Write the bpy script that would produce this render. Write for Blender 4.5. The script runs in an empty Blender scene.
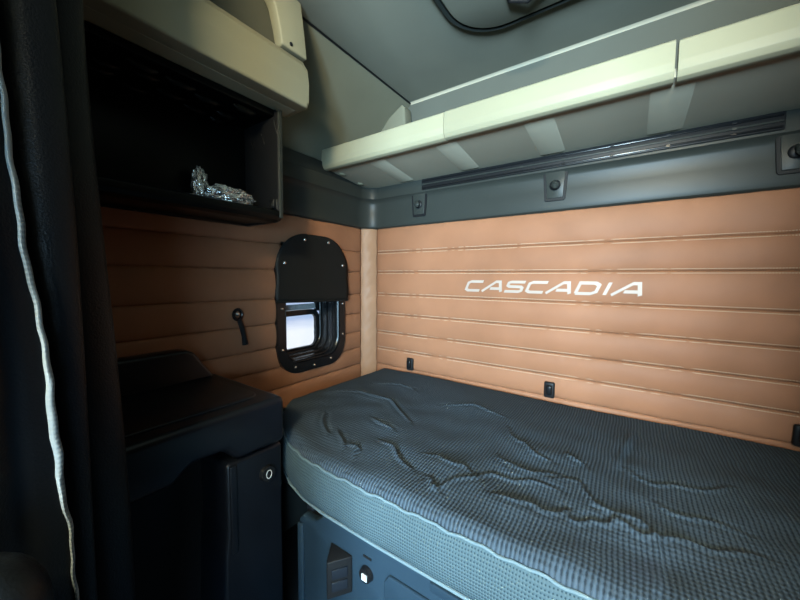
import bpy, bmesh, math, random
import numpy as np
from mathutils import Vector, Matrix
random.seed(4)
S = bpy.context.scene
COL = S.collection
PI = math.pi

# ------------------------------------------------------------------ materials
ALB = .40       # overall reflectance of the plastics and cloths
def mat(name, col, rough=.6, metal=0., noise=0., nscale=8., bump=0., bscale=300., spec=.5, sheen=0., bdist=.002):
    if not metal: col = tuple(c*ALB for c in col); spec *= .22
    m = bpy.data.materials.new(name); m.use_nodes = True
    nt = m.node_tree; b = nt.nodes['Principled BSDF']
    b.inputs['Base Color'].default_value = (*col, 1)
    b.inputs['Roughness'].default_value = rough
    b.inputs['Metallic'].default_value = metal
    b.inputs['Specular IOR Level'].default_value = spec
    if sheen: b.inputs['Sheen Weight'].default_value = sheen
    tc = nt.nodes.new('ShaderNodeTexCoord')
    if noise:
        n = nt.nodes.new('ShaderNodeTexNoise'); n.inputs['Scale'].default_value = nscale
        n.inputs['Detail'].default_value = 5
        nt.links.new(tc.outputs['Object'], n.inputs['Vector'])
        r = nt.nodes.new('ShaderNodeValToRGB')
        r.color_ramp.elements[0].position = .3; r.color_ramp.elements[1].position = .7
        r.color_ramp.elements[0].color = (*[c*(1-noise) for c in col], 1)
        r.color_ramp.elements[1].color = (*[min(1, c*(1+noise)) for c in col], 1)
        nt.links.new(n.outputs['Fac'], r.inputs['Fac'])
        nt.links.new(r.outputs['Color'], b.inputs['Base Color'])
    if bump:
        n2 = nt.nodes.new('ShaderNodeTexNoise'); n2.inputs['Scale'].default_value = bscale
        n2.inputs['Detail'].default_value = 3
        nt.links.new(tc.outputs['Object'], n2.inputs['Vector'])
        bp = nt.nodes.new('ShaderNodeBump'); bp.inputs['Strength'].default_value = bump
        bp.inputs['Distance'].default_value = bdist
        nt.links.new(n2.outputs['Fac'], bp.inputs['Height'])
        nt.links.new(bp.outputs['Normal'], b.inputs['Normal'])
    return m

def woven(name, dark, light, px, py, axis=('X', 'Y'), bumpd=.003, rough=.85, sheen=0, wy=.35):
    WY = wy; dark = tuple(c*ALB for c in dark); light = tuple(c*ALB for c in light)
    """ribbed / woven cloth: a grid of raised tufts with periods px, py (metres) along two object axes"""
    m = bpy.data.materials.new(name); m.use_nodes = True
    nt = m.node_tree; b = nt.nodes['Principled BSDF']
    b.inputs['Roughness'].default_value = rough; b.inputs['Sheen Weight'].default_value = sheen
    b.inputs['Specular IOR Level'].default_value = .1
    tc = nt.nodes.new('ShaderNodeTexCoord')
    nz = nt.nodes.new('ShaderNodeTexNoise'); nz.inputs['Scale'].default_value = 9
    nt.links.new(tc.outputs['Object'], nz.inputs['Vector'])
    mx = nt.nodes.new('ShaderNodeMix'); mx.data_type = 'VECTOR'; mx.inputs['Factor'].default_value = .012
    nt.links.new(tc.outputs['Object'], mx.inputs['A']); nt.links.new(nz.outputs['Color'], mx.inputs['B'])
    sp = nt.nodes.new('ShaderNodeSeparateXYZ'); nt.links.new(mx.outputs['Result'], sp.inputs[0])
    def sw(ax, per):
        a = nt.nodes.new('ShaderNodeMath'); a.operation = 'MULTIPLY'; a.inputs[1].default_value = 2*PI/per
        nt.links.new(sp.outputs[ax], a.inputs[0])
        s = nt.nodes.new('ShaderNodeMath'); s.operation = 'SINE'; nt.links.new(a.outputs[0], s.inputs[0])
        k = nt.nodes.new('ShaderNodeMath'); k.operation = 'MULTIPLY_ADD'
        k.inputs[1].default_value = .5; k.inputs[2].default_value = .5
        nt.links.new(s.outputs[0], k.inputs[0]); return k
    wx, wy = sw(axis[0], px), sw(axis[1], py)
    h = nt.nodes.new('ShaderNodeMath'); h.operation = 'MULTIPLY_ADD'; h.inputs[1].default_value = WY
    nt.links.new(wy.outputs[0], h.inputs[0]); nt.links.new(wx.outputs[0], h.inputs[2])
    fine = nt.nodes.new('ShaderNodeTexNoise'); fine.inputs['Scale'].default_value = 420
    nt.links.new(tc.outputs['Object'], fine.inputs['Vector'])
    h2 = nt.nodes.new('ShaderNodeMath'); h2.operation = 'MULTIPLY_ADD'; h2.inputs[1].default_value = .5
    nt.links.new(fine.outputs['Fac'], h2.inputs[0]); nt.links.new(h.outputs[0], h2.inputs[2])
    r = nt.nodes.new('ShaderNodeValToRGB')
    r.color_ramp.elements[0].position = .35; r.color_ramp.elements[1].position = 1.0
    r.color_ramp.elements[0].color = (*dark, 1); r.color_ramp.elements[1].color = (*light, 1)
    nt.links.new(h2.outputs[0], r.inputs['Fac'])
    nt.links.new(r.outputs['Color'], b.inputs['Base Color'])
    bp = nt.nodes.new('ShaderNodeBump'); bp.inputs['Strength'].default_value = .8; bp.inputs['Distance'].default_value = bumpd
    nt.links.new(h2.outputs[0], bp.inputs['Height']); nt.links.new(bp.outputs['Normal'], b.inputs['Normal'])
    return m

M = dict(
    leather=mat('tan_leather', (.45, .205, .112), .52, noise=.10, nscale=5, bump=.25, bscale=260, bdist=.0012, spec=.45),
    strip=mat('tan_leather_strip', (.54, .31, .19), .42, noise=.08, nscale=8, bump=.2, bscale=260, bdist=.001),
    thread=mat('thread', (.80, .56, .40), .6),
    silver=mat('silver_embroidery', (.235, .185, .155), .55, metal=.1, bump=.3, bscale=900, bdist=.0005),
    trim=mat('grey_black_plastic', (.045, .052, .048), .38, noise=.06, bump=.12, bscale=500, bdist=.0006),
    black=mat('black_plastic', (.016, .017, .019), .42, bump=.12, bscale=500, bdist=.0006),
    gloss=mat('gloss_black_plastic', (.012, .013, .015), .22, spec=1.2),
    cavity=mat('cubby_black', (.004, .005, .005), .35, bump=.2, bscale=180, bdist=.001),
    cream=mat('cream_plastic', (.47, .455, .315), .45, noise=.03, nscale=3, bump=.08, bscale=600, bdist=.0005),
    grey=mat('warm_grey_plastic', (.64, .60, .46), .55, noise=.04, nscale=5, bump=.1, bscale=500, bdist=.0006),
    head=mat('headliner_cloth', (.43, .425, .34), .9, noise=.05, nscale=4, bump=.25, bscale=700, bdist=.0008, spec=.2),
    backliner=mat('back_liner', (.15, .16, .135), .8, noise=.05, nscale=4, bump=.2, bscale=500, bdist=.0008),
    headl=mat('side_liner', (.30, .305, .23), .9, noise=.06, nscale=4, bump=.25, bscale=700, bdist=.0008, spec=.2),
    shell=mat('shell_plastic', (.10, .105, .10), .7, noise=.05),
    floor=mat('rubber_floor', (.03, .032, .035), .6, noise=.1, bump=.3, bscale=120),
    base=mat('blue_grey_plastic', (.026, .050, .075), .42, noise=.05, nscale=6, bump=.12, bscale=450, bdist=.0006),
    based=mat('dark_grey_plastic', (.016, .021, .03), .45, bump=.12, bscale=450, bdist=.0006),
    console=mat('console_plastic', (.006, .008, .0125), .33, bump=.2, bscale=420, bdist=.0007, spec=1.3),
    vinyl=mat('black_vinyl_curtain', (.006, .008, .011), .42, bump=.45, bscale=330, bdist=.0016),
    vflap=mat('black_vinyl_flap', (.016, .018, .018), .55, bump=.25, bscale=350, bdist=.0008),
    hem=woven('pale_hem_webbing', (.22, .27, .30), (.48, .56, .60), .02, .006, axis=('Y', 'Z'), bumpd=.001),
    metal=mat('steel', (.75, .75, .74), .25, metal=1),
    frost=mat('printed_band', (.62, .68, .70), .6, noise=.25, nscale=120),
    white=mat('white_print', (.75, .78, .80), .5),
    cover=woven('quilted_charcoal_cloth', (.024, .035, .047), (.080, .113, .146), .0088, .0115, wy=.30),
    side=woven('pale_teal_woven_border', (.018, .038, .050), (.092, .140, .160), .0062, .0078, axis=('X', 'Z'), bumpd=.0012, wy=1.3),
    piping=mat('pale_piping', (.17, .24, .27), .6, bump=.2, bscale=800, bdist=.0005),
    seat=mat('seat_vinyl', (.008, .011, .015), .4, bump=.3, bscale=300),
    ground=None, foil=None)

def foil():
    m = mat('crumpled_foil', (.62, .63, .62), .18, metal=.9, bump=1., bscale=60, bdist=.01)
    return m
M['foil'] = foil()
def groundm():
    m = bpy.data.materials.new('yard_ground'); m.use_nodes = True
    nt = m.node_tree; b = nt.nodes['Principled BSDF']; b.inputs['Roughness'].default_value = .9
    tc = nt.nodes.new('ShaderNodeTexCoord'); sp = nt.nodes.new('ShaderNodeSeparateXYZ')
    nt.links.new(tc.outputs['Object'], sp.inputs[0])
    nz = nt.nodes.new('ShaderNodeTexNoise'); nz.inputs['Scale'].default_value = .25
    nt.links.new(tc.outputs['Object'], nz.inputs['Vector'])
    a = nt.nodes.new('ShaderNodeMath'); a.operation = 'MULTIPLY_ADD'; a.inputs[1].default_value = 5
    nt.links.new(nz.outputs['Fac'], a.inputs[0]); nt.links.new(sp.outputs['X'], a.inputs[2])
    r = nt.nodes.new('ShaderNodeValToRGB')
    mr = nt.nodes.new('ShaderNodeMapRange'); mr.inputs['From Min'].default_value = -13; mr.inputs['From Max'].default_value = -8
    nt.links.new(a.outputs[0], mr.inputs['Value']); nt.links.new(mr.outputs[0], r.inputs['Fac'])
    r.color_ramp.elements[0].color = (.34, .42, .60, 1); r.color_ramp.elements[1].color = (.80, .78, .80, 1)
    nt.links.new(r.outputs['Color'], b.inputs['Base Color'])
    return m
M['ground'] = groundm()
def glassm():
    m = bpy.data.materials.new('window_glass'); m.use_nodes = True
    b = m.node_tree.nodes['Principled BSDF']
    b.inputs['Base Color'].default_value = (.93, .96, .97, 1); b.inputs['Roughness'].default_value = .0
    b.inputs['Transmission Weight'].default_value = 1; b.inputs['IOR'].default_value = 1.45
    return m
M['glass'] = glassm()
def lampm():
    m = bpy.data.materials.new('lamp_diffuser'); m.use_nodes = True
    b = m.node_tree.nodes['Principled BSDF']
    b.inputs['Base Color'].default_value = (.9, .88, .8, 1)
    b.inputs['Emission Color'].default_value = (1, .86, .62, 1); b.inputs['Emission Strength'].default_value = 3
    return m
M['lamp'] = lampm()

# ------------------------------------------------------------------ helpers
def link(name, me, m, parent=None, smooth=True, angle=35):
    if m is not None: me.materials.append(m)
    o = bpy.data.objects.new(name, me); COL.objects.link(o)
    if smooth:
        for p in me.polygons: p.use_smooth = True
        bm = bmesh.new(); bm.from_mesh(me)
        lim = math.radians(angle)
        for e in bm.edges:
            if len(e.link_faces) == 2 and e.calc_face_angle(0) > lim: e.smooth = False
        bm.to_mesh(me); bm.free()
    if parent is not None:
        o.parent = parent
        o.matrix_parent_inverse = Matrix.Translation(-parent.location)
    return o

def from_bm(name, bm, m, parent=None, **k):
    bmesh.ops.recalc_face_normals(bm, faces=bm.faces)
    me = bpy.data.meshes.new(name); bm.to_mesh(me); bm.free()
    return link(name, me, m, parent, **k)

def add_box(bm, x0, x1, y0, y1, z0, z1, r=0., seg=3, mtx=None):
    t = bmesh.new()
    bmesh.ops.create_cube(t, size=1)
    for v in t.verts:
        v.co = Vector(((x0+x1)/2 + v.co.x*(x1-x0), (y0+y1)/2 + v.co.y*(y1-y0), (z0+z1)/2 + v.co.z*(z1-z0)))
    if r: bmesh.ops.bevel(t, geom=t.edges[:], offset=r, segments=seg, affect='EDGES', profile=.5)
    if mtx is not None: bmesh.ops.transform(t, matrix=mtx, verts=t.verts)
    me = bpy.data.meshes.new('_t'); t.to_mesh(me); t.free(); bm.from_mesh(me); bpy.data.meshes.remove(me)

def box(name, b, m, parent=None, r=.003, seg=3, mtx=None, **k):
    bm = bmesh.new(); add_box(bm, *b, r=r, seg=seg, mtx=mtx)
    return from_bm(name, bm, m, parent, **k)

def add_prism(bm, pts, axis, a0, a1, r=0., seg=3):
    """extrude a 2-D outline. axis 'X': pts=(y,z); 'Y': pts=(x,z); 'Z': pts=(x,y)"""
    def P(p, a): return {'X': (a, p[0], p[1]), 'Y': (p[0], a, p[1]), 'Z': (p[0], p[1], a)}[axis]
    t = bmesh.new()
    A = [t.verts.new(P(p, a0)) for p in pts]; B = [t.verts.new(P(p, a1)) for p in pts]
    n = len(pts)
    t.faces.new(A); t.faces.new(B[::-1])
    for i in range(n): t.faces.new((A[i], A[(i+1) % n], B[(i+1) % n], B[i]))
    bmesh.ops.recalc_face_normals(t, faces=t.faces)
    if r: bmesh.ops.bevel(t, geom=t.edges[:], offset=r, segments=seg, affect='EDGES', profile=.5)
    me = bpy.data.meshes.new('_t'); t.to_mesh(me); t.free(); bm.from_mesh(me); bpy.data.meshes.remove(me)

def prism(name, pts, axis, a0, a1, m, parent=None, r=0., seg=3, **k):
    bm = bmesh.new(); add_prism(bm, pts, axis, a0, a1, r, seg)
    return from_bm(name, bm, m, parent, **k)

def add_tube(bm, pts, r, n=8, closed=False, radii=None):
    pts = [Vector(p) for p in pts]; N = len(pts); rings = []
    prev = None
    for i, p in enumerate(pts):
        a = pts[(i-1) % N] if (closed or i > 0) else p
        b = pts[(i+1) % N] if (closed or i < N-1) else p
        t = (b-a).normalized()
        if prev is None:
            u = t.orthogonal().normalized()
        else:
            u = prev - t*prev.dot(t); u = u.normalized() if u.length > 1e-6 else t.orthogonal().normalized()
        prev = u; w = t.cross(u); rr = radii[i] if radii else r
        rings.append([bm.verts.new(p + (u*math.cos(2*PI*k/n) + w*math.sin(2*PI*k/n))*rr) for k in range(n)])
    for i in range(N if closed else N-1):
        A, B = rings[i], rings[(i+1) % N]
        for k in range(n): bm.faces.new((A[k], A[(k+1) % n], B[(k+1) % n], B[k]))
    if not closed:
        bm.faces.new(rings[0][::-1]); bm.faces.new(rings[-1])

def tube(name, pts, r, m, parent=None, **k):
    bm = bmesh.new(); add_tube(bm, pts, r, **k); return from_bm(name, bm, m, parent)

def rrect(cx, cy, w, h, r, n=8, rt=None):
    """rounded rectangle outline, rt = radius of the two upper corners"""
    out = []
    for (sx, sy, a0, rr) in ((1, 1, 0, rt or r), (-1, 1, 90, rt or r), (-1, -1, 180, r), (1, -1, 270, r)):
        for k in range(n+1):
            a = math.radians(a0 + 90*k/n)
            out.append((cx + sx*(w/2-rr) + rr*math.cos(a), cy + sy*(h/2-rr) + rr*math.sin(a)))
    return out

def ring_prism(bm, outer, inner, x0, x1):
    """a flat ring in the YZ plane between two outlines of equal count, x0..x1 thick"""
    n = len(outer)
    V = {}
    for key, ol, x in (('oa', outer, x0), ('ia', inner, x0), ('ob', outer, x1), ('ib', inner, x1)):
        V[key] = [bm.verts.new((x, p[0], p[1])) for p in ol]
    for i in range(n):
        j = (i+1) % n
        bm.faces.new((V['oa'][i], V['oa'][j], V['ia'][j], V['ia'][i]))
        bm.faces.new((V['ob'][i], V['ob'][j], V['ib'][j], V['ib'][i]))
        bm.faces.new((V['oa'][i], V['oa'][j], V['ob'][j], V['ob'][i]))
        bm.faces.new((V['ia'][i], V['ia'][j], V['ib'][j], V['ib'][i]))

def sweep(name, path, prof, m, parent=None, cap=True, **k):
    """path: list of (x,y,nx,ny) - prof: closed list of (offset along n, z)"""
    bm = bmesh.new(); rings = []
    for (x, y, nx, ny) in path:
        rings.append([bm.verts.new((x+nx*d, y+ny*d, z)) for d, z in prof])
    n = len(prof)
    for A, B in zip(rings, rings[1:]):
        for i in range(n): bm.faces.new((A[i], A[(i+1) % n], B[(i+1) % n], B[i]))
    if cap: bm.faces.new(rings[0]); bm.faces.new(rings[-1][::-1])
    return from_bm(name, bm, m, parent, **k)

def thing(name, label, cat, loc=(0, 0, 0), group=None):
    o = bpy.data.objects.new(name, None); COL.objects.link(o); o.location = loc
    o.empty_display_size = .05
    return tag(o, label, cat, group)
def tag(o, label, cat, group=None):
    o['label'] = label; o['category'] = cat
    if group: o['group'] = group
    return o
def struct(o): o['kind'] = 'structure'; return o

def sph(bm, c, r, sx=1, sy=1, sz=1, n=12):
    bmesh.ops.create_uvsphere(bm, u_segments=n, v_segments=max(6, n*2//3), radius=1,
        matrix=Matrix.Translation(c) @ Matrix.Diagonal((r*sx, r*sy, r*sz, 1)))

# ------------------------------------------------------------------ room shell
W, FY = 2.10, -3.30
WIN = (-.430, 1.075, .36, .56)          # window opening centre y,z, width, height
def wall_with_hole(name, axis_x, x0, x1, holes, m, ya=FY, yb=.04, za=0, zb=1.80):
    """wall parallel to YZ with rectangular openings (y0,y1,z0,z1), built as one mesh of blocks"""
    bm = bmesh.new()
    ys = sorted({ya, yb, *[h[0] for h in holes], *[h[1] for h in holes]})
    zs = sorted({za, zb, *[h[2] for h in holes], *[h[3] for h in holes]})
    for a, b in zip(ys, ys[1:]):
        for c, d in zip(zs, zs[1:]):
            if any(h[0] <= a and b <= h[1] and h[2] <= c and d <= h[3] for h in holes): continue
            if axis_x: add_box(bm, x0, x1, a, b, c, d)
            else: add_box(bm, a, b, x0, x1, c, d)
    return struct(from_bm(name, bm, m, smooth=False))
wy, wz, ww, wh = WIN
wall_with_hole('wall_left', True, -.05, 0, [(wy-ww/2, wy+ww/2, wz-wh/2, wz+wh/2), (-3.0, -2.15, 1.0, 1.65)], M['shell'], zb=1.765)
wall_with_hole('wall_right', True, W, W+.05, [(-3.0, -2.15, .35, 1.65)], M['shell'], zb=1.765)
struct(box('wall_back', (-.05, W+.05, 0, .05, 0, 2.2), M['backliner'], r=0, smooth=False))
wall_with_hole('wall_front', False, FY-.05, FY, [(.15, W-.15, 1.0, 1.75)], M['shell'], ya=-.05, yb=W+.05, zb=2.2)
struct(box('floor', (-.05, W+.05, FY-.05, .05, -.05, 0), M['floor'], r=0, smooth=False))
# ceiling: flat middle with gently curved shoulders coming down to the side walls
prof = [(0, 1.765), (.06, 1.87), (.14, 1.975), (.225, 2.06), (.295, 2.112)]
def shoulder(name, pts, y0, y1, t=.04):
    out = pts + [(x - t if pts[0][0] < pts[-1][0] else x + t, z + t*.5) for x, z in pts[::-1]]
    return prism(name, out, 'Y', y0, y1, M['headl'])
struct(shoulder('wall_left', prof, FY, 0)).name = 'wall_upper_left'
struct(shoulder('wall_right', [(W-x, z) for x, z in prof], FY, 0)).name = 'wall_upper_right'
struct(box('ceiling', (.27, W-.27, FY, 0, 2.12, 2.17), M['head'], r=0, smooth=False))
# cove between the ceiling and the back wall, its rounded edge's highlight put into a paler grey
bm = bmesh.new()
add_prism(bm, [(-.001, 2.110), (-.003, 2.114), (-.007, 2.118), (-.012, 2.1205), (-.001, 2.1205)], 'X', .29, W-.29)
struct(from_bm('trim_1', bm, M['grey']))
# seams between ceiling and shoulders
bm = bmesh.new(); add_tube(bm, [(.296, FY+.02, 2.114), (.296, -.012, 2.114)], .0045)
struct(from_bm('trim_2', bm, M['black']))
bm = bmesh.new(); add_tube(bm, [(W-.296, FY+.02, 2.114), (W-.296, -.012, 2.114)], .0045)
struct(from_bm('trim_3', bm, M['black']))
# corner infill piece at the back end of the left shoulder
bm = bmesh.new()
add_prism(bm, [(.085, 1.90), (.120, 1.97), (.200, 2.045), (.285, 2.09), (.300, 2.07), (.31, 1.90)], 'Y', -.07, -.002, r=.008)
struct(from_bm('trim_4', bm, M['headl']))

# ------------------------------------------------------------------ yard outside
g = box('ground', (-90, 90, -90, 90, -1.25, -1.20), M['ground'], r=0, smooth=False); struct(g)

# ------------------------------------------------------------------ padded leather panels
SEAMS = [1.482, 1.345, 1.232, 1.106, .995, .889, .795, .70, .60]
rng = np.random.default_rng(3)
def puff(z):
    for a, b in zip(SEAMS, SEAMS[1:]):
        if b <= z <= a:
            t = (z-b)/(a-b)
            return (max(0., math.sin(PI*t)))**.45
    return 0.
PH = rng.uniform(0, 6.28, 40); FQ = rng.uniform(4, 60, 40); SL = rng.uniform(-25, 25, 40)
def wrinkle(u, z):
    # small puckers that fade away from the seams
    d = min(abs(z-s) for s in SEAMS)
    k = math.exp(-(d/.022)**2)
    s = sum(math.sin(FQ[i]*3.0*u + SL[i]*z + PH[i]) for i in range(12))
    big = sum(math.sin(FQ[i]*.5*u + SL[i]*.6*z + PH[i]) for i in range(20, 28))
    return .0004*k*s + .0006*big
def padded(name, u0, u1, z0, z1, place, du, m, parent, hole=None, dep=.014):
    us = np.linspace(u0, u1, max(2, int((u1-u0)/du)))
    zl = []
    ss = sorted([s for s in SEAMS if z0 < s < z1] + [z0, z1])
    for a, b in zip(ss, ss[1:]):
        for t in [0, .03, .08, .15, .25, .38, .5, .62, .75, .85, .92, .97]: zl.append(a + (b-a)*t)
    zl.append(z1)
    bm = bmesh.new(); G = []
    for u in us:
        row = []
        e = min(u-u0, u1-u); ef = min(1, max(0, e/.03))**.5
        for z in zl:
            d = .006 + (dep*puff(z) + wrinkle(u, z))*(.35+.65*ef)
            row.append(bm.verts.new(place(u, z, d)))
        G.append(row)
    for i in range(len(us)-1):
        for j in range(len(zl)-1):
            uc, zc = (us[i]+us[i+1])/2, (zl[j]+zl[j+1])/2
            if hole and hole[0] < uc < hole[1] and hole[2] < zc < hole[3]: continue
            bm.faces.new((G[i][j], G[i+1][j], G[i+1][j+1], G[i][j+1]))
    o = from_bm(name, bm, m, parent, angle=60)
    mod = o.modifiers.new('thick', 'SOLIDIFY'); mod.thickness = .004; mod.offset = 0
    return o
def stitches(name, u0, u1, place, parent, step=.0068, zs=SEAMS[1:7]):
    bm = bmesh.new()
    for s in zs:
        for dz in (-.0075, .0075):
            d = .006 + .014*puff(s+dz) + .0025
            u = u0
            while u < u1:
                a = Vector(place(u, s+dz, d)); b = Vector(place(u+step*.62, s+dz, d))
                c = (a+b)/2; l = (b-a).length/2
                t = (b-a).normalized()
                vs = []
                for q in ((-1, -1), (1, -1), (1, 1), (-1, 1)):
                    vs.append(c + t*l*q[0] + Vector((0, 0, .0014*q[1])))
                n = Vector(place(u, s, 1)) - Vector(place(u, s, 0)); n.normalize()
                f0 = [bm.verts.new(v) for v in vs]; f1 = [bm.verts.new(v*1 + n*.0012) for v in vs]
                bm.faces.new(f1)
                for i in range(4): bm.faces.new((f0[i], f0[(i+1) % 4], f1[(i+1) % 4], f1[i]))
                u += step
    return from_bm(name, bm, M['thread'], parent, smooth=False)

back = thing('upholstered_panel', 'wide tan leather channel-quilted panel with silver lettering behind the bed', 'wall panel', (1.05, 0, .6))
bp = lambda u, z, d: (u, -d, z)
face = padded('cushioned_face', .075, W-.01, .60, 1.478, bp, .012, M['leather'], back)
stitches('stitching', .09, W-.02, bp, face)
lft = thing('upholstered_panel', 'tan leather channel-quilted side panel around the small window', 'wall panel', (0, -.8, .6))
lp = lambda u, z, d: (d, u, z)
padded('cushioned_face', -1.60, -.075, .60, 1.478, lp, .012, M['leather'], lft,
       hole=(wy-ww/2, wy+ww/2, wz-wh/2, wz+wh/2))
# corner strip: one upright roll of leather across the corner
bm = bmesh.new(); rings = []
for z in np.linspace(.60, 1.480, 90):
    row = []
    for k in range(15):
        t = k/14; a = t*PI/2
        px, py = .002 + .074*t, -.076 + .074*t                  # chord across the corner
        puf = .016*math.sin(PI*t)**.6 + .0012*math.sin(37*z + 5*t) * math.sin(PI*t) + .0009*math.sin(90*z-9*t)*math.sin(PI*t)
        row.append(bm.verts.new((px + puf*.7071, py - puf*.7071, z)))
    rings.append(row)
for A, B in zip(rings, rings[1:]):
    for k in range(14): bm.faces.new((A[k], A[k+1], B[k+1], B[k]))
o = from_bm('corner_cushion_strip', bm, M['strip'], angle=70)
mod = o.modifiers.new('thick', 'SOLIDIFY'); mod.thickness = .004; mod.offset = -1
tag(o, 'narrow upright pale tan leather strip in the corner between the two quilted panels', 'corner strip')

# ------------------------------------------------------------------ lettering CASCADIA
def stroke(bm, pts, w, tr, closed=False):
    """flat-ended stroke of half-width w with mitred joints; tr maps 2-D to 3-D"""
    P = [Vector((p[0], p[1], 0)) for p in pts]; n = len(P); L = []; R = []
    for i in range(n):
        a = P[i-1] if i > 0 or closed else None
        b = P[(i+1) % n] if i < n-1 or closed else None
        d1 = (P[i]-a).normalized() if a is not None else None
        d2 = (b-P[i]).normalized() if b is not None else None
        if d1 is None: d1 = d2
        if d2 is None: d2 = d1
        nn = (Vector((-d1.y, d1.x, 0)) + Vector((-d2.y, d2.x, 0)))
        nn.normalize(); s = w/max(.45, nn.dot(Vector((-d1.y, d1.x, 0))))
        L.append(P[i] + nn*s); R.append(P[i] - nn*s)
    for i in range(n if closed else n-1):
        j = (i+1) % n
        q = [L[i], L[j], R[j], R[i]]
        f = [bm.verts.new(tr(v.x, v.y, 0)) for v in q]; t = [bm.verts.new(tr(v.x, v.y, 1)) for v in q]
        bm.faces.new(t)
        for k in range(4): bm.faces.new((f[k], f[(k+1) % 4], t[(k+1) % 4], t[k]))
GL = {
    'C': [[(.98, .92), (.22, .92), (.06, .80), (.06, .20), (.22, .08), (.95, .08)]],
    'A': [[(-.06, .02), (.52, .92), (.74, .92), (.98, .02)], [(.34, .30), (.88, .30)]],
    'S': [[(.98, .92), (.18, .92), (.06, .84), (.06, .62), (.18, .52), (.84, .50), (.94, .40), (.94, .18), (.82, .08), (.0, .08)]],
    'D': [[(.06, .08), (.06, .92), (.74, .92), (.94, .76), (.94, .24), (.74, .08), (.06, .08)]],
    'I': [[(.5, .02), (.5, .98)]],
}
LW = {'C': .088, 'A': .100, 'S': .088, 'D': .090, 'I': .030}
bm = bmesh.new(); x = .640; H = .050; z0 = 1.140
for ch in 'CASCADIA':
    w = LW[ch]*.86
    def tr(u, v, k, x=x, w=w):
        zz = z0 + v*H
        xx = x + u*w + (v-.5)*H*.42
        return (xx, -(.006 + .014*puff(zz) + wrinkle(xx, zz) + .0036 + k*.0022), zz)
    for s in GL[ch]:
        # work in metric space so that stroke widths stay even
        s2 = [(u*w, v*H) for u, v in s]
        tm = lambda a, b, k, tr=tr, w=w: tr(a/w, b/H, k)
        stroke(bm, s2, .0060, tm)
    x += LW[ch]*.86 + .0145
print('text end', x)
from_bm('lettering', bm, M['silver'], face, smooth=False)['label'] = 'silver embroidered capital lettering'

# ------------------------------------------------------------------ dark plastic trim above the leather
def lpath(y_start, x_end, r=.13, n=14):
    """left wall from y_start to the corner, round it, then along the back wall"""
    P = [(0, y_start, 1, 0), (0, (y_start-r)/2, 1, 0), (0, -r, 1, 0)]
    for k in range(1, n):
        a = PI/2*k/n
        # arc centre (r,-r); outward toward the corner, inward normal points to the centre
        P.append((r - r*math.cos(a), -r + r*math.sin(a), math.cos(a), -math.sin(a)))
    P += [(r, 0, 0, -1), (x_end, 0, 0, -1)]
    return P
tr_ = thing('trim_rail', 'dark grey moulded plastic rail above the leather, turning the corner', 'trim rail', (.05, -.05, 1.48))
pr = [(.001, 1.478), (.022, 1.478), (.030, 1.484), (.034, 1.50), (.030, 1.56), (.030, 1.610), (.036, 1.626), (.050, 1.636),
      (.052, 1.690), (.050, 1.697), (.001, 1.6985)]
sweep('rail_body', lpath(-1.60, W-.01), pr, M['trim'], tr_)
box('upper_cheek', (.001, .034, -1.60, -.015, 1.697, 1.764), M['trim'], tr_, r=.006)
# slotted strip along the top of the rail
bm = bmesh.new()
add_box(bm, .40, 1.64, -.057, -.050, 1.644, 1.696, r=.002)
from_bm('slot_backing', bm, M['black'], tr_)
for zz in (1.652, 1.669, 1.686):
    bm = bmesh.new(); x = .405
    add_box(bm, .405, 1.635, -.0610, -.0555, zz-.0030, zz+.0030, r=.0012, seg=2)
    while x < 1.62:
        add_box(bm, x, x+.012, -.0612, -.055, zz-.0045, zz+.0045, r=.001, seg=1); x += .16
    from_bm('slot_bar', bm, M['gloss'] if zz != 1.669 else M['trim'], tr_)

# three hook plates on the rail
def hook_plate(x, label):
    t = thing('coat_hook', label, 'hook', (x, -.03, 1.575), 'hooks on the dark rail')
    outl = [(x-.047, 1.642), (x-.039, 1.523), (x-.033, 1.517), (x+.033, 1.517), (x+.039, 1.523), (x+.047, 1.642)]
    inl = [(x-.037, 1.636), (x-.030, 1.531), (x-.027, 1.528), (x+.027, 1.528), (x+.030, 1.531), (x+.037, 1.636)]
    prism('gasket', outl, 'Y', -.0385, -.0345, M['black'], t, r=.001, seg=1)
    pl = prism('plate', inl, 'Y', -.0415, -.035, M['trim'], t, r=.0015, seg=2)
    bm = bmesh.new()
    sph(bm, (x, -.043, 1.578), .021, 1.0, .35, 1.0, 20)
    from_bm('hook_socket', bm, M['black'], pl)
    bm = bmesh.new()
    add_tube(bm, [(x, -.044, 1.590), (x, -.060, 1.584), (x+.004, -.068, 1.572), (x+.005, -.064, 1.562)], .008, n=12,
             radii=[.009, .010, .011, .008])
    sph(bm, (x+.004, -.066, 1.574), .0125, 1.15, .7, 1.1, 16)
    from_bm('hook_peg', bm, M['trim'], pl)
hook_plate(.375, 'dark hook plate on the rail nearest the corner')
hook_plate(1.020, 'dark hook plate in the middle of the rail, between two others')
hook_plate(1.672, 'dark hook plate at the right end of the rail slots')

# three black knobs low on the back panel, peeping over the mattress
def knob(x, label):
    t = thing('mattress_clip', label, 'clip', (x, -.022, .745), 'clips behind the mattress')
    bm = bmesh.new(); add_box(bm, x-.021, x+.021, -.038, -.022, .700, .768, r=.0075)
    from_bm('clip_base', bm, M['black'], t)
    bm = bmesh.new(); add_box(bm, x-.012, x+.013, -.052, -.036, .716, .757, r=.007)
    from_bm('clip_tongue', bm, M['gloss'], t)
knob(.324, 'small black clip on the leather above the rear left corner of the mattress')
knob(1.026, 'small black clip on the leather below the lettering, middle of three')
knob(1.735, 'small black clip at the right edge of the photo behind the mattress')

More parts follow.
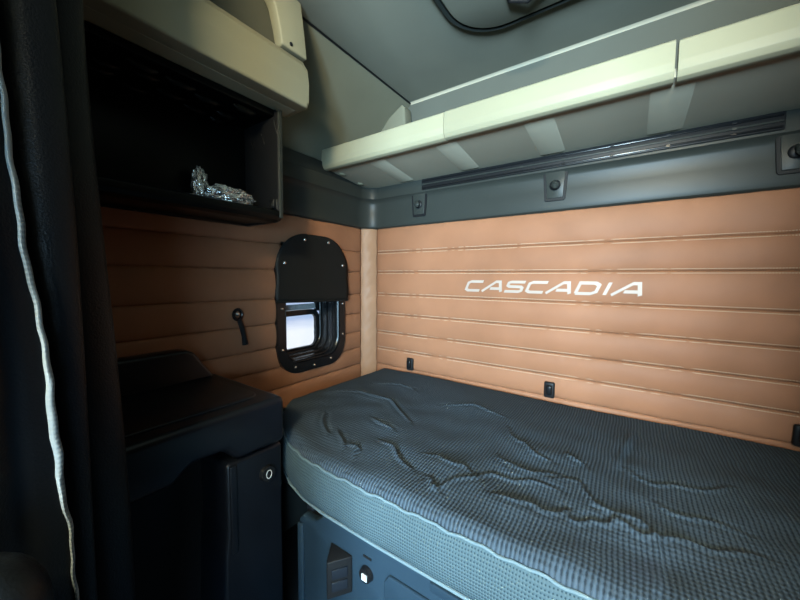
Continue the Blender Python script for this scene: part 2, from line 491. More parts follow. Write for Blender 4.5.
# ------------------------------------------------------------------ window in the left wall
win = thing('window_1', '', '', (0, wy, wz)); del win['label'], win['category']; struct(win)
cy, cz = -.437, 1.073
bm = bmesh.new()
O = rrect(cy, cz, .415, .640, .115, rt=.16); I = rrect(cy, cz, .335, .545, .085, rt=.11)
ring_prism(bm, O, I, .012, .034)
bmesh.ops.bevel(bm, geom=[e for e in bm.edges if all(abs(v.co.x-.034) < 1e-5 for v in e.verts) and e.calc_face_angle(0) > .5], offset=.004, segments=2, affect='EDGES')
flange = from_bm('window_flange', bm, M['gloss'], win)
# tunnel: stepped rounded reveal running out through the wall
def reveal(name, steps, m):
    bm = bmesh.new(); prev = None
    for (x, w, h, r, rt) in steps:
        ol = rrect(cy, cz, w, h, r, rt=rt)
        ring = [bm.verts.new((x, a, b)) for a, b in ol]
        if prev:
            for i in range(len(ring)):
                j = (i+1) % len(ring); bm.faces.new((prev[i], prev[j], ring[j], ring[i]))
        prev = ring
    o = from_bm(name, bm, m, win)
    md = o.modifiers.new('t', 'SOLIDIFY'); md.thickness = .004; md.offset = 0
    return o
reveal('window_reveal', [(.031, .326, .536, .082, .106), (-.010, .324, .534, .081, .105), (-.012, .316, .526, .078, .10),
                         (-.045, .312, .522, .078, .10), (-.047, .298, .508, .07, .09), (-.085, .294, .504, .07, .09),
                         (-.088, .270, .480, .06, .08)], M['gloss'])
# outer skin around the tunnel keeps the daylight out of the wall cavity
bm = bmesh.new(); O2 = rrect(cy, cz, .60, .80, .05); I2 = rrect(cy, cz, .29, .500, .07, rt=.09)
ring_prism(bm, O2, I2, -.098, -.088); from_bm('outer_frame', bm, M['black'], win)
bm = bmesh.new()
sy = cy+.020
SO = rrect(cy+.0, .985, .300, .330, .07); SI = rrect(cy+.014, .917, .212, .170, .035)
# sash: lower pane with rounded corners, bar, narrow strip above
def sash():
    bm = bmesh.new()
    O = rrect(cy+.0, 1.08, .290, .500, .06)
    I = rrect(cy+.006, .922, .222, .165, .03)
    ring_prism(bm, rrect(cy, .910, .292, .245, .06), I, -.112, -.094)
    add_box(bm, -.112, -.094, cy-.142, cy-.112, 1.02, 1.30)
    add_box(bm, -.112, -.094, cy+.118, cy+.142, 1.02, 1.30)
    add_box(bm, -.112, -.094, cy-.142, cy+.142, 1.26, 1.33)
    return from_bm('window_sash', bm, M['gloss'], win)
sash_o = sash()
bm = bmesh.new(); add_box(bm, -.104, -.102, cy-.120, cy+.125, .82, 1.27); from_bm('window_pane', bm, M['glass'], sash_o, smooth=False)
bm = bmesh.new(); add_box(bm, -.101, -.0995, cy-.112, cy+.118, 1.034, 1.062); from_bm('printed_band', bm, M['frost'], sash_o, smooth=False)
# screws round the flange
def scr_pos():
    return [(-.622, 1.060), (-.622, .875), (-.555, .785), (-.445, .772), (-.335, .785), (-.250, .900), (-.248, 1.062)]
for (yy, zz) in scr_pos():
    bm = bmesh.new(); sph(bm, (.036, yy, zz), .0062, .6, 1, 1, 10); from_bm('screw', bm, M['metal'], flange)
# roll-down flap snapped over the upper half of the window
fl = thing('window_flap', 'black vinyl flap snapped over the upper half of the window', 'window cover', (.04, cy, 1.24))
out = [p for p in rrect(cy, 1.185, .440, .425, .02, rt=.165, n=10)]
bm = bmesh.new()
# build the flap as a gently bowed sheet: rows across, narrow at the rounded top
rows = []
ztop, zbot = 1.399, 1.086
def halfw(z):
    rr = .165
    if z > ztop-rr:
        q = (z-(ztop-rr))/rr
        return .219-rr + rr*math.sqrt(max(0, 1-q*q))
    return .219 + .004*math.sin((z-zbot)*40)
nz, ny = 26, 22
for i in range(nz+1):
    t = i/nz; z = zbot + (ztop-zbot)*(1-(1-t)**1.6)
    hw = max(halfw(z), .05)
    row = []
    for j in range(ny+1):
        s = j/ny*2-1
        d = .042 + .010*(1-s*s)*(1-t)**1.5 + .0016*math.sin(6*s+9*t)
        row.append(bm.verts.new((d, cy + s*hw, z - .006*s*(1-t))))
    rows.append(row)
for A, B in zip(rows, rows[1:]):
    for j in range(ny): bm.faces.new((A[j], A[j+1], B[j+1], B[j]))
o = from_bm('flap_sheet', bm, M['vflap'], fl, angle=70)
md = o.modifiers.new('t', 'SOLIDIFY'); md.thickness = .004; md.offset = 0
tube('flap_binding', [(.052-.010*(s*s), cy+s*.220, zbot-.006*s) for s in np.linspace(-1, 1, 12)], .005, M['vflap'], fl)
for (yy, zz) in ((-.504, 1.372), (-.357, 1.372), (-.614, 1.262), (-.260, 1.262)):
    bm = bmesh.new(); sph(bm, (.047, yy, zz), .0075, .6, 1, 1, 12); from_bm('snap_stud', bm, M['metal'], fl)

# strap clip hanging on the left panel
t = thing('hanging_strap', 'short black strap with a loop hanging on the leather left of the window', 'strap', (.028, -.81, 1.0))
loop = [(.034, -.822 + .017*math.cos(a), 1.052 + .020*math.sin(a)) for a in np.linspace(0, 2*PI, 16)[:-1]]
tube('loop', loop, .0065, M['gloss'], t, closed=True)
bm = bmesh.new()
add_tube(bm, [(.034, -.818, 1.034), (.036, -.808, 1.00), (.035, -.800, .965), (.034, -.794, .930)], .01, n=10, radii=[.009, .010, .009, .012])
from_bm('webbing', bm, M['black'], t)
bm = bmesh.new(); sph(bm, (.033, -.822, 1.054), .008, .6, 1, 1, 10); from_bm('stud', bm, M['metal'], t)

# ------------------------------------------------------------------ overhead shelf on the back wall
sh = thing('overhead_shelf', 'long overhead shelf with a rounded cream lip across the back wall', 'shelf', (1.05, -.2, 1.73))
LIPY = -.38
def lip_prof(y0, zt, zb):
    # rounded lip in (y,z): flat face, soft lower roll, thin top
    return [(y0+.030, zt), (y0+.006, zt), (y0, zt-.006), (y0-.004, zb+.040), (y0-.001, zb+.018), (y0+.008, zb+.004),
            (y0+.022, zb), (y0+.040, zb)]
prism('tray', [(-.360, 1.733), (-.053, 1.700), (-.002, 1.700), (-.002, 1.745), (-.350, 1.760)], 'X', .030, W-.01, M['grey'], sh)
for (xa, xb, zt, mm) in ((.028, .689, 1.820, 'cream'), (.691, 1.358, 1.822, 'cream'), (1.364, W-.01, 1.818, 'cream')):
    prism('lip', lip_prof(LIPY, zt, 1.722), 'X', xa, xb, M[mm], sh, r=.0015, seg=2)
# ribs under the tray
for (xa, xb) in ((.268, .352), (.612, .702), (.958, 1.052), (1.305, 1.402), (1.655, 1.75)):
    bm = bmesh.new()
    A = [(xa, -.335, 1.7325), (xb+.012, -.335, 1.7325), (xb+.006, -.062, 1.7018), (xa+.004, -.062, 1.7018)]
    ins = [(xa+.010, -.325, 1.7275), (xb+.002, -.325, 1.7275), (xb-.004, -.066, 1.6975), (xa+.013, -.066, 1.6975)]
    a = [bm.verts.new(p) for p in A]; b = [bm.verts.new(p) for p in ins]
    bm.faces.new(b)
    for i in range(4): bm.faces.new((a[i], a[(i+1) % 4], b[(i+1) % 4], b[i]))
    bm.faces.new(a[::-1])
    bmesh.ops.bevel(bm, geom=bm.edges[:], offset=.002, segments=2, affect='EDGES')
    from_bm('underside_rib', bm, M['grey'], sh)
for yy in (-.270, -.130):
    bm = bmesh.new(); sph(bm, (.058, yy, 1.723-(yy+.27)*.107), .018, .9, 1.2, .35, 14); from_bm('mounting_cap', bm, M['cream'], sh)
box('end_block', (.034, .060, -.33, -.02, 1.745, 1.80), M['grey'], sh, r=.006)

# ------------------------------------------------------------------ left shelf and bracket
ls = thing('side_shelf', 'cream moulded shelf lip above the open black cubby', 'shelf', (.2, -1.2, 1.78))
pf = [(.225, 1.780), (.346, 1.779), (.350, 1.784), (.352, 1.86), (.345, 1.915), (.332, 1.936), (.312, 1.942),
      (.300, 1.930), (.300, 1.800), (.225, 1.796)]
prism('shelf_lip', pf, 'Y', -1.60, -.735, M['cream'], ls, r=.003, seg=2)
box('shelf_deck', (.062, .300, -1.60, -.745, 1.7785, 1.797), M['cream'], ls, r=.002)
# end cap closing the far end, with a soft corner
prism('end_cap', [(.232, 1.783), (.335, 1.783), (.348, 1.80), (.350, 1.86), (.343, 1.91), (.325, 1.936), (.27, 1.930), (.232, 1.84)],
      'Y', -.748, -.722, M['cream'], ls, r=.006)
br = thing('shelf_bracket', 'upright cream bracket with a dark screw joining the side shelf to the ceiling', 'bracket', (.33, -.77, 1.94))
prism('upright', [(-.824, 1.944), (-.725, 1.944), (-.735, 2.03), (-.748, 2.116), (-.900, 2.116), (-.880, 2.09), (-.848, 2.05), (-.832, 1.99)],
      'X', .300, .342, M['cream'], br, r=.006)
bm = bmesh.new(); sph(bm, (.343, -.792, 1.960), .0065, .5, 1, 1, 10); from_bm('screw', bm, M['black'], br)
# ------------------------------------------------------------------ open cubby
cb = thing('open_cubby', 'open black storage cubby hung under the side shelf', 'cubby', (.14, -1.2, 1.395))
X0, X1, YA, YB, ZA, ZB = .054, .270, -1.60, -.785, 1.394, 1.7765
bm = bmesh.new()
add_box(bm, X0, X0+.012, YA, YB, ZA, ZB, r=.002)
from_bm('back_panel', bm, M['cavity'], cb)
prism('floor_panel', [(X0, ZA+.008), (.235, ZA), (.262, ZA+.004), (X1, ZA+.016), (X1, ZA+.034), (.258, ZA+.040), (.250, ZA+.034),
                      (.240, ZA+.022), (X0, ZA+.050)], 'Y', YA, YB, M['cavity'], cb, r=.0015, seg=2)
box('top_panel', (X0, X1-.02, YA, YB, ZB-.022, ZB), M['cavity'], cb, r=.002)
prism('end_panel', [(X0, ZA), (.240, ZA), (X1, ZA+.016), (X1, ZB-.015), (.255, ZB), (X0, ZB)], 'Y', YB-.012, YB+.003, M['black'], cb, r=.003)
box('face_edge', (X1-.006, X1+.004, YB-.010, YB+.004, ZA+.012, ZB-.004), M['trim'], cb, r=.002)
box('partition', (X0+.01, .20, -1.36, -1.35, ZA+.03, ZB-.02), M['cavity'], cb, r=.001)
for (x, y, l) in ((.182, -1.148, .07), (.215, -1.072, .075), (.129, -1.065, .075), (.191, -.988, .075), (.228, -.890, .075),
                  (.097, -.981, .07), (.140, -.906, .06), (.158, -1.230, .07), (.22, -1.165, .07), (.08, -1.145, .07),
                  (.11, -1.23, .07), (.20, -1.31, .07), (.08, -.905, .05)):
    bm = bmesh.new()
    pts = [(x, y-l/2, ZB-.030), (x, y-l/4, ZB-.034), (x, y+l/4, ZB-.034), (x, y+l/2, ZB-.030)]
    add_tube(bm, pts, .01, n=10, radii=[.004, .011, .011, .004])
    from_bm('roof_rib', bm, M['cavity'], cb)
for (x, y, z, dz) in ((.262, -.800, 1.715, .05), (.190, -.800, 1.69, .04), (.125, -.800, 1.68, .035)):  # added steel rods that stand in for glint streaks on the end panel
    bm = bmesh.new(); add_tube(bm, [(x-.010, y, z+dz/2), (x+.008, y, z-dz/2)], .0018, n=8)
    from_bm('glint_rod', bm, M['metal'], cb)
box('latch', (.238, .262, -.812, -.797, 1.440, 1.470), M['gloss'], cb, r=.002)
bm = bmesh.new(); add_tube(bm, [(.264, -.800, 1.435), (.264, -.800, 1.470)], .0016, n=8); from_bm('glint_rod', bm, M['metal'], cb)
# crumpled silver wrapper lying inside
def crumple(name, c, s, label, seed):
    r = random.Random(seed); bm = bmesh.new()
    bmesh.ops.create_icosphere(bm, subdivisions=4, radius=1)
    ph = [(Vector((r.uniform(-1, 1), r.uniform(-1, 1), r.uniform(-1, 1))).normalized(), r.uniform(3, 11), r.uniform(0, 6)) for _ in range(14)]
    for v in bm.verts:
        n = v.co.normalized(); k = 1 + sum(abs(math.sin(n.dot(d)*f+p))-.5 for d, f, p in ph)*.075
        v.co = Vector((c[0]+n.x*k*s[0], c[1]+n.y*k*s[1], c[2]+n.z*k*s[2]))
    o = from_bm(name, bm, M['foil'], angle=12)
    return tag(o, label, 'wrapper')
crumple('foil_wrapper', (.190, -.925, 1.462), (.030, .070, .027), 'crumpled silvery wrapper lying on the cubby floor', 5)
crumple('foil_wrapper', (.105, -.980, 1.500), (.018, .022, .052), 'crumpled dark silvery film standing against the cubby back behind the wrapper', 9)

# ------------------------------------------------------------------ roof hatch
ht = thing('roof_hatch', 'grey roof hatch with a dark rounded rubber seal', 'hatch', (1.08, -.62, 2.12))
ho = rrect(1.10, -.625, .755, .710, .17, n=10)
tube('rubber_seal', [(a, b, 2.115) for a, b in ho], .009, M['trim'], ht, closed=True)
hi = rrect(1.10, -.625, .72, .675, .155, n=10)
prism('hatch_lid', hi, 'Z', 2.103, 2.119, M['head'], ht, r=.004)
bm = bmesh.new()
add_tube(bm, [(.93, -.455, 2.103), (.93, -.40, 2.09), (.98, -.375, 2.083), (1.05, -.40, 2.09), (1.05, -.455, 2.103)], .008, n=10)
from_bm('hatch_handle', bm, M['black'], ht)

# ceiling lamp behind the hatch (out of the photograph's frame)
cl = thing('ceiling_lamp', 'round warm ceiling lamp in front of the hatch', 'lamp', (1.50, -2.40, 2.12))
bm = bmesh.new(); bmesh.ops.create_cone(bm, cap_ends=True, segments=36, radius1=.085, radius2=.10, depth=.022, matrix=Matrix.Translation((1.50, -2.40, 2.108)))
from_bm('lamp_housing', bm, M['cream'], cl)
bm = bmesh.new(); sph(bm, (1.50, -2.40, 2.098), .07, 1, 1, .18, 24); from_bm('lamp_shade', bm, M['lamp'], cl)

# ------------------------------------------------------------------ bed base
bb = thing('bunk_base', 'blue-grey moulded plastic bunk base below the mattress', 'bed base', (1.25, -.45, 0))
FYB = -.87
top = [(.452, 0), (.452, .432), (.470, .452), (.500, .450), (.530, .458), (.560, .484), (.600, .500), (.66, .503), (W-.012, .503), (W-.012, 0)]
prism('front_panel', top, 'Y', FYB, FYB+.03, M['base'], bb, r=.008)
box('deck', (.03, W-.012, FYB+.032, -.03, .49, .538), M['based'], bb, r=.004)
box('side_support', (.452, .482, FYB+.031, -.03, .0, .489), M['based'], bb, r=.004)
box('corner_post', (.453, .478, FYB-.010, FYB+.004, 0, .425), M['base'], bb, r=.006)
# door with finger slot
ld = prism('locker_door', [(.800, .02), (.800, .418), (.815, .440), (1.60, .440), (1.60, .02)], 'Y', FYB-.009, FYB+.002, M['base'], bb, r=.004)
box('finger_slot', (.895, 1.010, FYB-.0115, FYB+.001, .375, .420), M['black'], ld, r=.004)
prism('upper_ledge', [(.935, .470), (.935, .492), (1.90, .492), (1.90, .470)], 'Y', FYB-.010, FYB+.002, M['base'], bb, r=.003)
# key lock
bm = bmesh.new()
bmesh.ops.create_cone(bm, cap_ends=True, segments=28, radius1=.022, radius2=.019, depth=.012,
    matrix=Matrix.Translation((.737, FYB-.006, .400)) @ Matrix.Rotation(PI/2, 4, 'X'))
lk = from_bm('key_lock', bm, M['gloss'], bb)
bm = bmesh.new(); add_box(bm, .728, .746, FYB-.0145, FYB-.011, .388, .406, r=.001); from_bm('lock_face', bm, M['white'], lk, smooth=False)
box('label_dash', (.724, .752, FYB-.002, FYB+.001, .443, .449), M['black'], bb, r=0)
# power socket housing, a wedge with its face turned toward the aisle
so = thing('socket_box', 'small dark hinged socket cover on the bunk base front, left of the key lock', 'socket', (.62, FYB, .27))
bm = bmesh.new()
add_prism(bm, [(.600, FYB-.001), (.638, FYB-.056), (.646, FYB-.060), (.684, FYB-.006), (.684, FYB-.001)], 'Z', .318, .425, r=.003)
hs = from_bm('housing', bm, M['black'], so)
for z in (.352, .388):
    bm = bmesh.new(); add_box(bm, -.022, .022, -.003, .003, z-.014, z+.014, r=.002,
        mtx=Matrix.Translation((.666, FYB-.033, 0)) @ Matrix.Rotation(math.atan2(.054, .038), 4, 'Z'))
    from_bm('cover', bm, M['based'], hs)

# ------------------------------------------------------------------ mattress
mt = thing('mattress', 'thick mattress with a charcoal ribbed top and pale teal woven sides', 'mattress', (1.1, -.45, .54))
XL, XR, YBK, ZT, ZBM = .150, W-.03, -.036, .695, .541
FP = [(.150, -.640), (.165, -.690), (.195, -.735), (.240, -.775), (.300, -.815), (.360, -.850), (.430, -.882), (.52, -.905), (.62, -.915), (.8, -.917),
      (1.2, -.912), (2.2, -.905)]
def yfront(x):
    for a, b in zip(FP, FP[1:]):
        if x <= b[0]:
            t = (x-a[0])/(b[0]-a[0]); return a[1] + t*(b[1]-a[1])
    return FP[-1][1]
CR = [
 [(.209,-.506),(.341,-.441),(.496,-.444),(.667,-.556)], [(.675,-.727),(.747,-.763),(.832,-.808)],
 [(.832,-.715),(.88,-.719),(.937,-.714),(.978,-.729)], [(.917,-.852),(.934,-.821),(.968,-.757),(1.021,-.702),(1.097,-.685),(1.168,-.673)],
 [(1.05,-.784),(1.101,-.772),(1.153,-.775),(1.203,-.739)], [(.965,-.418),(1.024,-.492),(1.082,-.536),(1.128,-.554)],
 [(.997,-.597),(1.043,-.638),(1.094,-.635),(1.176,-.609)], [(.382,-.699),(.505,-.802)], [(.521,-.755),(.616,-.842)],
 [(.885,-.816),(.933,-.841)], [(.598,-.798),(.642,-.81),(.676,-.852)], [(1.301,-.474),(1.361,-.507),(1.432,-.482),(1.519,-.426)],
 [(1.164,-.621),(1.212,-.614),(1.242,-.689),(1.283,-.688),(1.328,-.695),(1.351,-.714),(1.349,-.857)],
 [(1.184,-.745),(1.215,-.763),(1.253,-.748),(1.284,-.72),(1.321,-.735),(1.402,-.706),(1.456,-.688),(1.514,-.662)],
 [(1.357,-.6),(1.406,-.614),(1.498,-.599)], [(1.16,-.474),(1.202,-.523)], [(1.308,-.214),(1.284,-.465)],
 [(.70,-.35),(.80,-.30),(.93,-.33)], [(.30,-.30),(.42,-.24),(.50,-.27)], [(.55,-.62),(.66,-.66)]]
nx, ny = 390, 190
xs = XL + (XR-XL)*np.linspace(0, 1, nx)
xs = np.concatenate([XL + np.array([0, .003, .008, .014, .02, .028]), xs[xs > XL+.032]]); nx = len(xs)
vv = np.linspace(0, 1, ny); vv = np.concatenate([[0, .004, .01, .018], vv[(vv > .022) & (vv < .975)], [.978, .984, .99, .994, .998, 1]]); ny = len(vv)
yf = np.array([yfront(x) for x in xs])
Xg = np.repeat(xs[:, None], ny, 1)
Yg = YBK + (yf[:, None]-YBK)*vv[None, :]
Z = np.zeros_like(Xg)
for line in CR:
    P = np.array(line)
    # smooth the polyline and add a small meander
    tt = np.linspace(0, len(P)-1, 12*(len(P)-1)+1)
    lx = np.interp(tt, range(len(P)), P[:, 0]); ly = np.interp(tt, range(len(P)), P[:, 1])
    k = rng.uniform(0, 6); ly = ly + .006*np.sin(tt*4+k); lx = lx + .004*np.sin(tt*5+k)
    best = np.full(Xg.shape, 9.); sgn = np.zeros(Xg.shape); fade = np.zeros(Xg.shape)
    for i in range(len(lx)-1):
        a = np.array([lx[i], ly[i]]); d = np.array([lx[i+1], ly[i+1]])-a; L2 = (d**2).sum()
        t = np.clip(((Xg-a[0])*d[0] + (Yg-a[1])*d[1])/L2, 0, 1)
        qx, qy = Xg-(a[0]+t*d[0]), Yg-(a[1]+t*d[1]); dist = np.hypot(qx, qy)
        s = np.sign(d[0]*qy-d[1]*qx); m_ = dist < best
        best = np.where(m_, dist, best); sgn = np.where(m_, s, sgn)
        fr = (i+t)/(len(lx)-1); fade = np.where(m_, np.sin(PI*np.clip(fr, .03, .97))**.5, fade)
    sd = best*sgn
    amp = rng.uniform(.0070, .0110)
    Z += amp*fade*(np.exp(-(best/.007)**2) - .55*np.exp(-((sd-.013)/.010)**2) + .35*np.exp(-((sd+.022)/.018)**2))
for i in range(9):
    fx, fy, p = rng.uniform(3, 14), rng.uniform(3, 16), rng.uniform(0, 6)
    Z += .0011*np.sin(fx*Xg+fy*Yg+p)
for i in range(10):
    fx, fy, p = rng.uniform(-45, 45), rng.uniform(20, 55), rng.uniform(0, 6)
    Z += .0005*np.sin(fx*Xg+fy*Yg+p)*np.clip((-.15-Yg)*3, 0, 1)
# round the rim over
de = np.minimum(np.minimum((Xg-XL)*1.0, (YBK-Yg)), (Yg-yf[:, None])*.85)
de = np.minimum(de, XR-Xg); de = np.clip(de, 0, .030)
rim = .020*(1-np.sqrt(np.clip(1-(1-de/.030)**2, 0, 1)))
edge_wob = .0022*np.sin(Xg*55)+.0018*np.sin(Xg*117+1)
Zg = ZT + Z*np.clip(de/.02, 0, 1) - rim + edge_wob*(de < .006)
bm = bmesh.new()
V = [[bm.verts.new((Xg[i, j], Yg[i, j], Zg[i, j])) for j in range(ny)] for i in range(nx)]
for i in range(nx-1):
    for j in range(ny-1): bm.faces.new((V[i][j], V[i][j+1], V[i+1][j+1], V[i+1][j]))
from_bm('ribbed_top', bm, M['cover'], mt, angle=80)
# outline of the rim, sides and piping
oi = [(xs[i], yf[i]) for i in range(0, nx, 3)] + [(XR, yf[-1])]
ol = [(XL, YBK + (yf[0]-YBK)*t) for t in np.linspace(0, 1, 30)[:-1]] + oi + [(XR, yf[-1] + (YBK-yf[-1])*t) for t in np.linspace(0, 1, 30)[1:]] \
    + [(XR + (XL-XR)*t, YBK) for t in np.linspace(0, 1, 60)[1:-1]]
cen = Vector((1.1, -.45))
def ring_at(bm, off, z, wob=0):
    out = []; n = len(ol)
    for i, (x, y) in enumerate(ol):
        a, b = Vector(ol[i-1]), Vector(ol[(i+1) % n]); t = (b-a).normalized(); nn = Vector((-t.y, t.x))
        if nn.dot(Vector((x, y))-cen) < 0: nn = -nn
        o_ = off + wob*math.sin(x*31+y*17)
        zz = z + (.0022*math.sin(x*55)+.0018*math.sin(x*117+1))*(1 if z > .62 else 0)
        out.append((x+nn.x*o_, y+nn.y*o_, zz))
    return out
bm = bmesh.new(); prev = None
lev = [(0, ZT-.0205), (.004, ZT-.026), (.009, ZT-.042), (.013, ZT-.065), (.013, ZBM+.050), (.010, ZBM+.030), (.004, ZBM+.012), (-.006, ZBM+.002)]
for off, z in lev:
    r_ = [bm.verts.new(p) for p in ring_at(bm, off, z, .0015)]
    if prev:
        for i in range(len(r_)):
            j = (i+1) % len(r_); bm.faces.new((prev[i], prev[j], r_[j], r_[i]))
    prev = r_
bm.faces.new(prev)
from_bm('woven_side', bm, M['side'], mt, angle=50)
bm = bmesh.new(); add_tube(bm, ring_at(bm, .003, ZT-.0225), .0032, n=8, closed=True); from_bm('top_piping', bm, M['piping'], mt)
bm = bmesh.new(); add_tube(bm, ring_at(bm, .003, ZBM+.006), .0040, n=8, closed=True); from_bm('bottom_piping', bm, M['piping'], mt)

# ------------------------------------------------------------------ console cabinet, left
cs = thing('console_cabinet', 'black plastic cabinet with a thick lid and round button, left of the bed', 'cabinet', (.24, -1.3, 0))
YE, YS = -.915, -1.60
lid = [(YE, .846), (YE, .708), (-1.062, .710), (-1.078, .728), (-1.095, .748), (-1.170, .752), (-1.195, .735), (-1.212, .716), (YS, .716), (YS, .846)]
prism('lid', lid, 'X', .036, .452, M['console'], cs, r=.018, seg=5)
prism('lid_inset', rrect(.235, -1.26, .33, .60, .04), 'Z', .840, .852, M['console'], cs, r=.004)
prism('back_handle', [(YS, .84), (YS, .956), (-1.035, .956), (-1.010, .945), (-.985, .905), (-.955, .862), (-.945, .846)], 'X', .034, .100, M['console'], cs, r=.010, seg=3)
prism('front_column', [(YE-.002, 0), (YE-.002, .700), (-1.088, .704), (-1.088, .52), (-1.096, .44), (-1.11, 0)], 'X', .05, .438, M['console'], cs, r=.012, seg=4)
box('recessed_body', (.05, .30, YS, -1.07, 0, .708), M['black'], cs, r=.004)
box('column_ridge', (.432, .442, -1.080, -1.060, .45, .695), M['console'], cs, r=.004)
bm = bmesh.new()
RX = Matrix.Rotation(PI/2, 4, 'Y')
bmesh.ops.create_cone(bm, cap_ends=True, segments=32, radius1=.024, radius2=.021, depth=.014, matrix=Matrix.Translation((.443, -.972, .628)) @ RX)
bt = from_bm('button', bm, M['gloss'], cs)
bm = bmesh.new()
add_tube(bm, [(.4512, -.972+.0085*math.cos(a), .628+.012*math.sin(a)) for a in np.linspace(0, 2*PI, 20)[:-1]], .0013, n=6, closed=True)
from_bm('button_mark', bm, M['white'], bt)['label'] = 'white oval mark'

# ------------------------------------------------------------------ curtain
cu = thing('privacy_curtain', 'black vinyl privacy curtain with a pale stitched hem, hanging at the left edge', 'curtain', (.6, -1.42, .04))
def sheet(name, path_fn, z0, z1, nz_, ns, m, parent, thick=.003):
    bm = bmesh.new(); G = []
    for i in range(nz_+1):
        z = z0 + (z1-z0)*i/nz_
        G.append([bm.verts.new((*path_fn(j/ns, z), z)) for j in range(ns+1)])
    for A, B in zip(G, G[1:]):
        for j in range(ns): bm.faces.new((A[j], A[j+1], B[j+1], B[j]))
    o = from_bm(name, bm, m, parent, angle=80)
    md = o.modifiers.new('t', 'SOLIDIFY'); md.thickness = thick; md.offset = 0
    return o
def catmull(P, t):
    n = len(P)-1; f = min(t*n, n-1e-6); i = int(f); u = f-i
    p = [P[max(0, i-1)], P[i], P[i+1], P[min(n, i+2)]]
    return tuple(.5*((2*p[1][k]) + (-p[0][k]+p[2][k])*u + (2*p[0][k]-5*p[1][k]+4*p[2][k]-p[3][k])*u*u + (-p[0][k]+3*p[1][k]-3*p[2][k]+p[3][k])*u**3) for k in (0, 1))
backP = [(.50, -1.60), (.535, -1.54), (.505, -1.47), (.53, -1.40), (.560, -1.352), (.595, -1.350), (.618, -1.385), (.612, -1.42), (.640, -1.425),
         (.665, -1.402), (.680, -1.425), (.668, -1.46), (.70, -1.475), (.70, -1.53), (.66, -1.60)]
def bpath(t, z):
    x, y = catmull(backP, t)
    k = (1.2-z)
    return (x + .012*k + .006*math.sin(z*5+t*9), y + .014*k + .006*math.sin(z*4.1+t*14))
sheet('curtain_cloth', bpath, .05, 2.08, 60, 150, M['vinyl'], cu)
HZ = [(.05, -1.414), (.50, -1.418), (.767, -1.424), (.817, -1.425), (.867, -1.4255), (.924, -1.430), (.977, -1.431), (1.044, -1.434), (1.12, -1.4375),
      (1.206, -1.447), (1.287, -1.452), (1.353, -1.456), (1.439, -1.459), (1.70, -1.468), (2.08, -1.475)]
def hemY(z):
    zs_ = [h[0] for h in HZ]; return float(np.interp(z, zs_, [h[1] for h in HZ])) + .0007*math.sin(z*60) + .0006*math.sin(z*131)
def fpath(t, z):
    P = [(.700, hemY(z)), (.712, hemY(z)-.020), (.722, hemY(z)-.046), (.748, -1.505), (.742, -1.535), (.725, -1.57), (.75, -1.60)]
    x, y = catmull(P, t)
    w = min(1, t*3)
    return (x + w*(.006*math.sin(z*4+2*t)), y + w*.006*math.sin(z*5+t*5))
sheet('curtain_leading_fold', fpath, .05, 2.08, 120, 60, M['vinyl'], cu)
# hem binding: a strip turned over the leading edge, wide at sitting height and turned edge-on further down
bm = bmesh.new(); G = []
for i in range(241):
    z = .05 + 2.03*i/240
    wd = .0008 + .0070*math.exp(-((z-1.00)/.085)**2) + .0026*math.exp(-((z-1.24)/.13)**2) + .0015*math.exp(-((z-1.5)/.2)**2)
    y = hemY(z)
    G.append([bm.verts.new(p) for p in ((.7035, y-wd-.0005, z), (.7060, y-wd*.5, z), (.7045, y+.0012, z), (.7000, y+.0028, z), (.6955, y+.0005, z), (.6970, y-.004, z))])
for A, B in zip(G, G[1:]):
    for j in range(6): bm.faces.new((A[j], A[(j+1) % 6], B[(j+1) % 6], B[j]))
from_bm('stitched_hem', bm, M['hem'], cu, angle=60)['label'] = 'pale blue-white stitched hem'
# curtain rail
rl = tag(tube('curtain_rail', [(.03, -1.46, 2.098), (W-.30, -1.46, 2.098)], .010, M['black']), 'dark rail under the ceiling carrying the black curtain', 'rail')

# ------------------------------------------------------------------ cab seat behind the curtain (its shoulder shows at lower left)
st = thing('cab_seat', 'dark cab seat whose rounded shoulder shows at the lower left', 'seat', (.62, -2.05, 0))
def seatpart(name, b, r):
    bm = bmesh.new(); add_box(bm, *b, r=r, seg=6); return from_bm(name, bm, M['seat'], st, angle=50)
seatpart('side_bolster', (.775, .895, -2.02, -1.462, .46, .945), .05)
seatpart('backrest', (.36, .77, -2.02, -1.68, .46, 1.05), .05)
seatpart('seat_cushion', (.34, .90, -2.50, -2.03, .34, .48), .05)
seatpart('pedestal', (.45, .80, -2.35, -1.75, 0, .455), .02)
# unseen curtain run back to the left wall, added to block cab light
lc = thing('privacy_curtain', 'unseen black vinyl curtain run added to keep cab light off the left wall', 'curtain', (.25, -1.65, .04))
lP = [(.012, -1.63), (.06, -1.67), (.12, -1.63), (.18, -1.67), (.25, -1.63), (.32, -1.67), (.39, -1.63), (.46, -1.67), (.53, -1.63), (.58, -1.66)]
sheet('curtain_cloth', lambda t, z: catmull(lP, t), .05, 2.075, 20, 90, M['vinyl'], lc)
# unseen passenger-side curtain, added to shade the right of the back wall
pc = thing('privacy_curtain', 'unseen black vinyl curtain added on the passenger side to shade the back wall', 'curtain', (1.9, -1.62, .04))
rP = [(1.57, -1.62), (1.545, -1.67), (1.56, -1.60), (1.61, -1.67), (1.66, -1.60), (1.71, -1.67), (1.75, -1.60), (1.79, -1.58), (1.84, -1.68), (1.90, -1.58), (1.95, -1.68), (2.0, -1.58), (2.06, -1.66)]
sheet('curtain_cloth', lambda t, z: catmull(rP, t), .05, 2.0, 20, 70, M['vinyl'], pc)

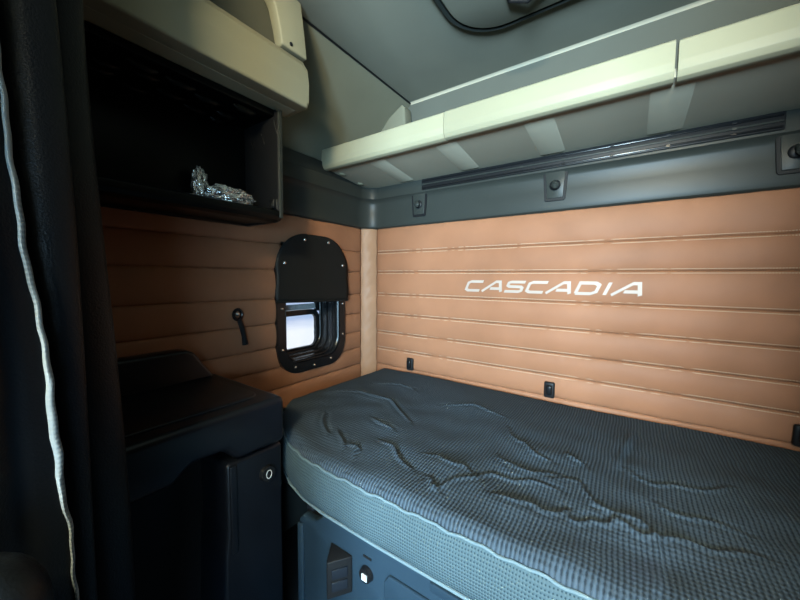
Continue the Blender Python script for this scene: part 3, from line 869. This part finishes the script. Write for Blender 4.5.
# ------------------------------------------------------------------ light
w = bpy.data.worlds.new('sky'); S.world = w; w.use_nodes = True
nt = w.node_tree; bg = nt.nodes['Background']
bg.inputs['Color'].default_value = (.78, .89, 1, 1); bg.inputs['Strength'].default_value = .36

def area(name, loc, tgt, sx, sy, power, col):
    l = bpy.data.lights.new(name, 'AREA'); l.shape = 'RECTANGLE'; l.size = sx; l.size_y = sy; l.energy = power; l.color = col
    o = bpy.data.objects.new(name, l); COL.objects.link(o); o.location = loc
    o.rotation_euler = (Vector(tgt)-Vector(loc)).to_track_quat('-Z', 'Y').to_euler(); return o
area('windshield_daylight', (1.62, FY-.12, 1.37), (.4, 0, .9), .76, .72, 215, (.56, .82, 1))
dl = area('low_bunk_fill', (W+.12, -2.58, .85), (.95, -.85, .45), .80, 1.1, 10, (.42, .74, 1))  # added low cool fill aimed at the bunk front, set in the door opening
dl.data.spread = math.radians(75)
p = bpy.data.lights.new('ceiling_lamp_light', 'POINT'); p.shadow_soft_size = .12; p.energy = 130; p.color = (1, .86, .56)
po = bpy.data.objects.new('ceiling_lamp_light', p); COL.objects.link(po); po.location = (1.50, -2.40, 2.02)

sl = bpy.data.lights.new('sun', 'SUN'); sl.energy = 1.0; sl.angle = math.radians(1)
so_ = bpy.data.objects.new('sun', sl); COL.objects.link(so_)
so_.rotation_euler = Vector((0, -.8, -.8)).to_track_quat('-Z', 'Y').to_euler()
# ------------------------------------------------------------------ camera
cam = bpy.data.cameras.new('camera'); co = bpy.data.objects.new('camera', cam); COL.objects.link(co)
cam.sensor_width = 36; cam.lens = 332/800*36; cam.clip_start = .02
co.location = (1.29, -1.52, 1.20)
yaw, pit, roll = math.radians(34.8), math.radians(-3.8), math.radians(.45)
co.matrix_world = Matrix.Translation(co.location) @ Matrix.Rotation(yaw, 4, 'Z') @ Matrix.Rotation(PI/2+pit, 4, 'X') @ Matrix.Rotation(roll, 4, 'Z')
S.camera = co
S.view_settings.view_transform = 'Standard'; S.view_settings.look = 'None'
S.view_settings.exposure = 1.3; S.view_settings.gamma = 1; S.view_settings.use_curve_mapping = False
S.cycles.max_bounces = 10; S.cycles.diffuse_bounces = 2
S.cycles.use_denoising = True
